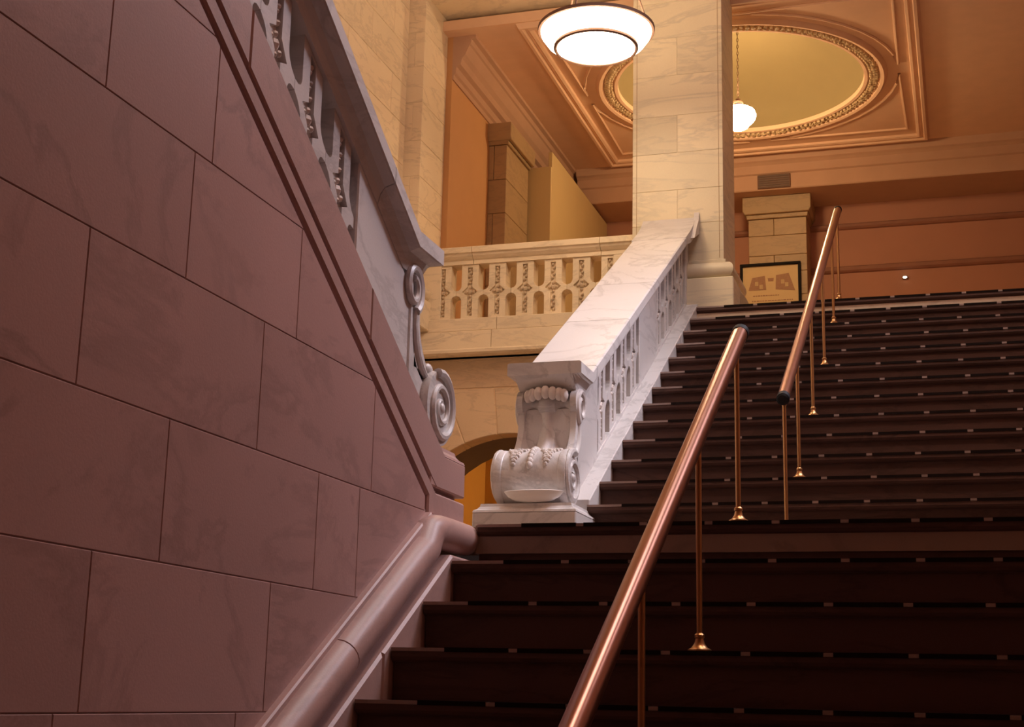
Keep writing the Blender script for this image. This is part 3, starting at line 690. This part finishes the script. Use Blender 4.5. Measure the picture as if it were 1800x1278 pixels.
for o, a, b in ((.010, 2.746, 2.765), (.028, 2.7655, 2.855)): MB().prism([(6.60-o*.6, a), (6.98+o*.6, a), (6.98+o, a+.02), (6.98+o, b), (6.60-o, b), (6.60-o, a+.02)], 'x', -2.137+o, -2.234, .003, 0).build('capital', 'pil', lp)
# partition box on the left
bxr = empty('partition', -2.06, 7.6, ZT, 'tall cream painted partition box near the upper hall corner', 'partition')
MB().box(-2.165, -2.018, 7.005, 7.025, ZT, 2.765, .002).build('front_board', 'panel', bxr)
MB().box(-2.040, -2.018, 7.026, FY-.03, ZT, 2.855, .002).build('side_board', 'panel', bxr)
# vent on the cornice
vt = empty('ceiling_vent', -.95, FY-.362, 2.876, 'dark metal grille above the far pilaster capital', 'vent')
MB().box(-1.047, -.860, FY-.372, FY-.3605, 2.880, 2.962, .002).build('grille_box', 'vent', vt)
for i in range(6): MB().box(-1.040, -.867, FY-.376, FY-.3722, 2.884+i*.0130, 2.891+i*.0130).build('slat', 'soffit', vt)

# framed poster
PY = FY-.232; fx0, fx1, fz0, fz1 = -1.172, -.826, 2.130, 2.471
po = empty('framed_poster', (fx0+fx1)/2, PY, fz0, 'black framed cream poster with a brown plan hanging on the pilaster', 'picture')
fwid = .015
for a in ((fx0, fx1, fz1-fwid, fz1), (fx0, fx1, fz0, fz0+fwid), (fx0, fx0+fwid, fz0+fwid, fz1-fwid), (fx1-fwid, fx1, fz0+fwid, fz1-fwid)):
    MB().box(a[0], a[1], PY-.020, PY, a[2], a[3], .002).build('frame_rail', 'frame', po)
MB().box(fx0+.01, fx1-.01, PY-.006, PY, fz0+.01, fz1-.01).build('sheet', 'paper', po)
px = lambda u: fx0+fwid+u*(fx1-fx0-2*fwid); pv = lambda v: fz1-fwid-v*(fz1-fz0-2*fwid)
ink = MB()
for poly in ([(.17, .22), (.40, .19), (.42, .46), (.10, .46)], [(.60, .19), (.83, .16), (.94, .50), (.59, .46)], [(.45, .24), (.56, .24), (.55, .30), (.46, .30)]):
    ink.prism([(px(u), pv(v)) for u, v in poly], 'y', PY-.008, PY-.0061)
ink.build('printed_plan', 'ink', po)
ink = MB()
for u, v in ((.22, .30), (.30, .36), (.69, .28), (.76, .34)): ink.prism([(px(u), pv(v)), (px(u+.06), pv(v)), (px(u+.06), pv(v+.08)), (px(u), pv(v+.08))], 'y', PY-.010, PY-.0081)
ink.build('printed_plan', 'ink2', po)
ink = MB()
for i, (a, b) in enumerate(((.18, .66), (.16, .88), (.22, .84), (.2, .80), (.22, .86), (.24, .78))):
    v = (.56, .66, .71, .76, .81, .86)[i]; u = a
    while u < b: 
        w_ = random.uniform(.02, .06); ink.prism([(px(u), pv(v)), (px(u+w_), pv(v)), (px(u+w_), pv(v+.018)), (px(u), pv(v+.018))], 'y', PY-.0075, PY-.0061); u += w_+.012
ink.build('printed_lines', 'ink', po, kind='stuff')
# small lit indicator on the far wall
si = empty('wall_light', -.26, FY, 2.39, 'tiny bright indicator lamp low on the terracotta far wall', 'lamp')
MB().box(-.275, -.245, FY-.014, FY-.0005, 2.394, 2.412, .003).build('housing', 'vent', si)
MB().ball((-.26, FY-.016, 2.403), .012, .006, .007, 10, 6).build('lens', 'spark', si, True)

# pendant lamp with opal globe
gx, gy, gz = -1.003, 6.90, 2.895
la = empty('pendant_lamp', gx, gy, gz, 'pendant lamp with glowing opal globe hanging in the dome', 'lamp')
prof = [(.030, .058), (.034, .056), (.060, .050), (.082, .036), (.091, .014), (.086, -.006), (.072, -.024), (.056, -.038), (.049, -.050), (.036, -.058), (.012, -.062), (.001, -.063)]
MB().lathe([(r, gz+z) for r, z in prof], gx, gy, 40).build('globe', 'globe', la, True)
MB().lathe([(.001, gz+.105), (.012, gz+.104), (.014, gz+.092), (.024, gz+.088), (.026, gz+.078), (.020, gz+.074), (.032, gz+.066), (.034, gz+.054), (.001, gz+.054)], gx, gy, 20).build('gallery_cap', 'vent', la, True)
lk = MB()
for i in range(22):
    z = gz+.105+i*.0185; pts = []
    for k in range(9):
        a = 2*math.pi*k/8; u = .0042*math.cos(a); v = .0115*math.sin(a)
        pts.append((gx+(u if i % 2 else 0), gy+(0 if i % 2 else u), z+.010+v))
    lk.tube(pts, .0016, 5, False)
lk.build('chain', 'vent', la, True)

# hanging bowl lamp in the stair hall, plus an added fill lamp
def bowl_lamp(bx_, by_, bz_, label, mat):
    bl = empty('bowl_lamp', bx_, by_, bz_, label, 'lamp')
    prof = [(.0008, .0), (.05, .003), (.10, .011), (.15, .026), (.19, .050), (.212, .082), (.216, .10), (.206, .10), (.18, .062), (.14, .036), (.08, .016), (.0008, .010)]
    MB().lathe([(r, bz_+z) for r, z in prof], bx_, by_, 48).build('bowl', mat, bl, True)
    MB().lathe([(.150, bz_+.0225), (.156, bz_+.019), (.163, bz_+.024), (.162, bz_+.033)], bx_, by_, 48).build('metal_band', 'vent', bl, True)
    MB().lathe([(.213, bz_+.092), (.224, bz_+.092), (.226, bz_+.104), (.205, bz_+.106)], bx_, by_, 48).build('rim', 'vent', bl, True)
    for k in range(3):
        a = 2*math.pi*k/3+.4; MB().tube([(bx_+.215*math.cos(a), by_+.215*math.sin(a), bz_+.10), (bx_, by_, bz_+.75)], .004, 6).build('hanger', 'vent', bl)
    MB().tube([(bx_, by_, bz_+.74), (bx_, by_, CEIL)], .006, 8).build('stem', 'vent', bl)
bowl_lamp(-1.27, 5.0, 2.415, 'hanging alabaster bowl lamp at the top edge beside the pillar', 'bowl')
bowl_lamp(.05, 2.62, 3.30, 'added unseen bowl-shaped fill lamp over the lower landing edge', 'fill_bowl')  # unseen lamp added as warm fill on the newel front and left wall

# ---------------------------------------------------------------- handrails
HX = -.432
def handrail(label, y0, y1, zf, posts, rail_r, mat, capA, capB):
    r = empty('handrail', HX, posts[0][0], posts[0][1], label, 'handrail')
    a, b = Vector((HX, y0, zf(y0))), Vector((HX, y1, zf(y1)))
    n = 10; pts = [a+(b-a)*i/n for i in range(n+1)]
    # rail of rounded, slightly waisted section with two long flutes
    t = (b-a).normalized(); s1 = Vector((1, 0, 0)); s2 = s1.cross(t)
    sec = []
    for k in range(28):
        an_ = 2*math.pi*k/28; q = 1.0-.055*max(0, math.cos(2*(an_-1.9)))**6
        sec.append(s1*math.cos(an_)*rail_r*q+s2*math.sin(an_)*rail_r*1.06*q)
    MB().loft([[p+o for o in sec] for p in pts]).build('rail', mat, r, True)
    for p, sgn, on in ((a, -1, capA), (b, 1, capB)):
        if on: MB().tube([p-t*.006*sgn, p+t*.014*sgn, p+t*.019*sgn], [rail_r*1.10, rail_r*1.10, rail_r*.8], 20).build('end_cap', 'black', r, True)
    for y, z in posts:
        top = zf(y)-rail_r*.6; pr_ = .0052
        po_ = MB().tube([(HX, y, z+.002), (HX, y, top)], pr_, 12).build('post', 'brass', r, True)
        MB().lathe([(.020, z+.0012), (.020, z+.004), (.014, z+.007), (.009, z+.014), (.007, z+.022), (.0086, z+.024), (.0086, z+.028), (.0058, z+.031)], HX, y, 20, True).build('flange', 'brass', po_, True)
        MB().lathe([(.0056, top-.02), (.0075, top-.012), (.0075, top)], HX, y, 14).build('collar', 'brass', po_, True)
    return r
zr1 = lambda y: ZL+.5954*(y-YE)+.362
handrail('bronze handrail on brass posts rising up the lower flight in the foreground', .95, 2.955, zr1, [(YE-j*TL+.018, ZL-j*RL) for j in (0, 3, 6, 9, 12)], .0165, 'bronze', False, True)
zr2 = lambda y: ZL+2*RU+K*(y-3.886)+.352
handrail('second handrail with black end cap standing on the upper flight', 3.71, 5.70, zr2, [(3.725, ZL)]+[(Y1+(k-1)*TU+.022, ZL+k*RU) for k in (3, 6, 9, 12, 14)], .0155, 'bronze', True, True)
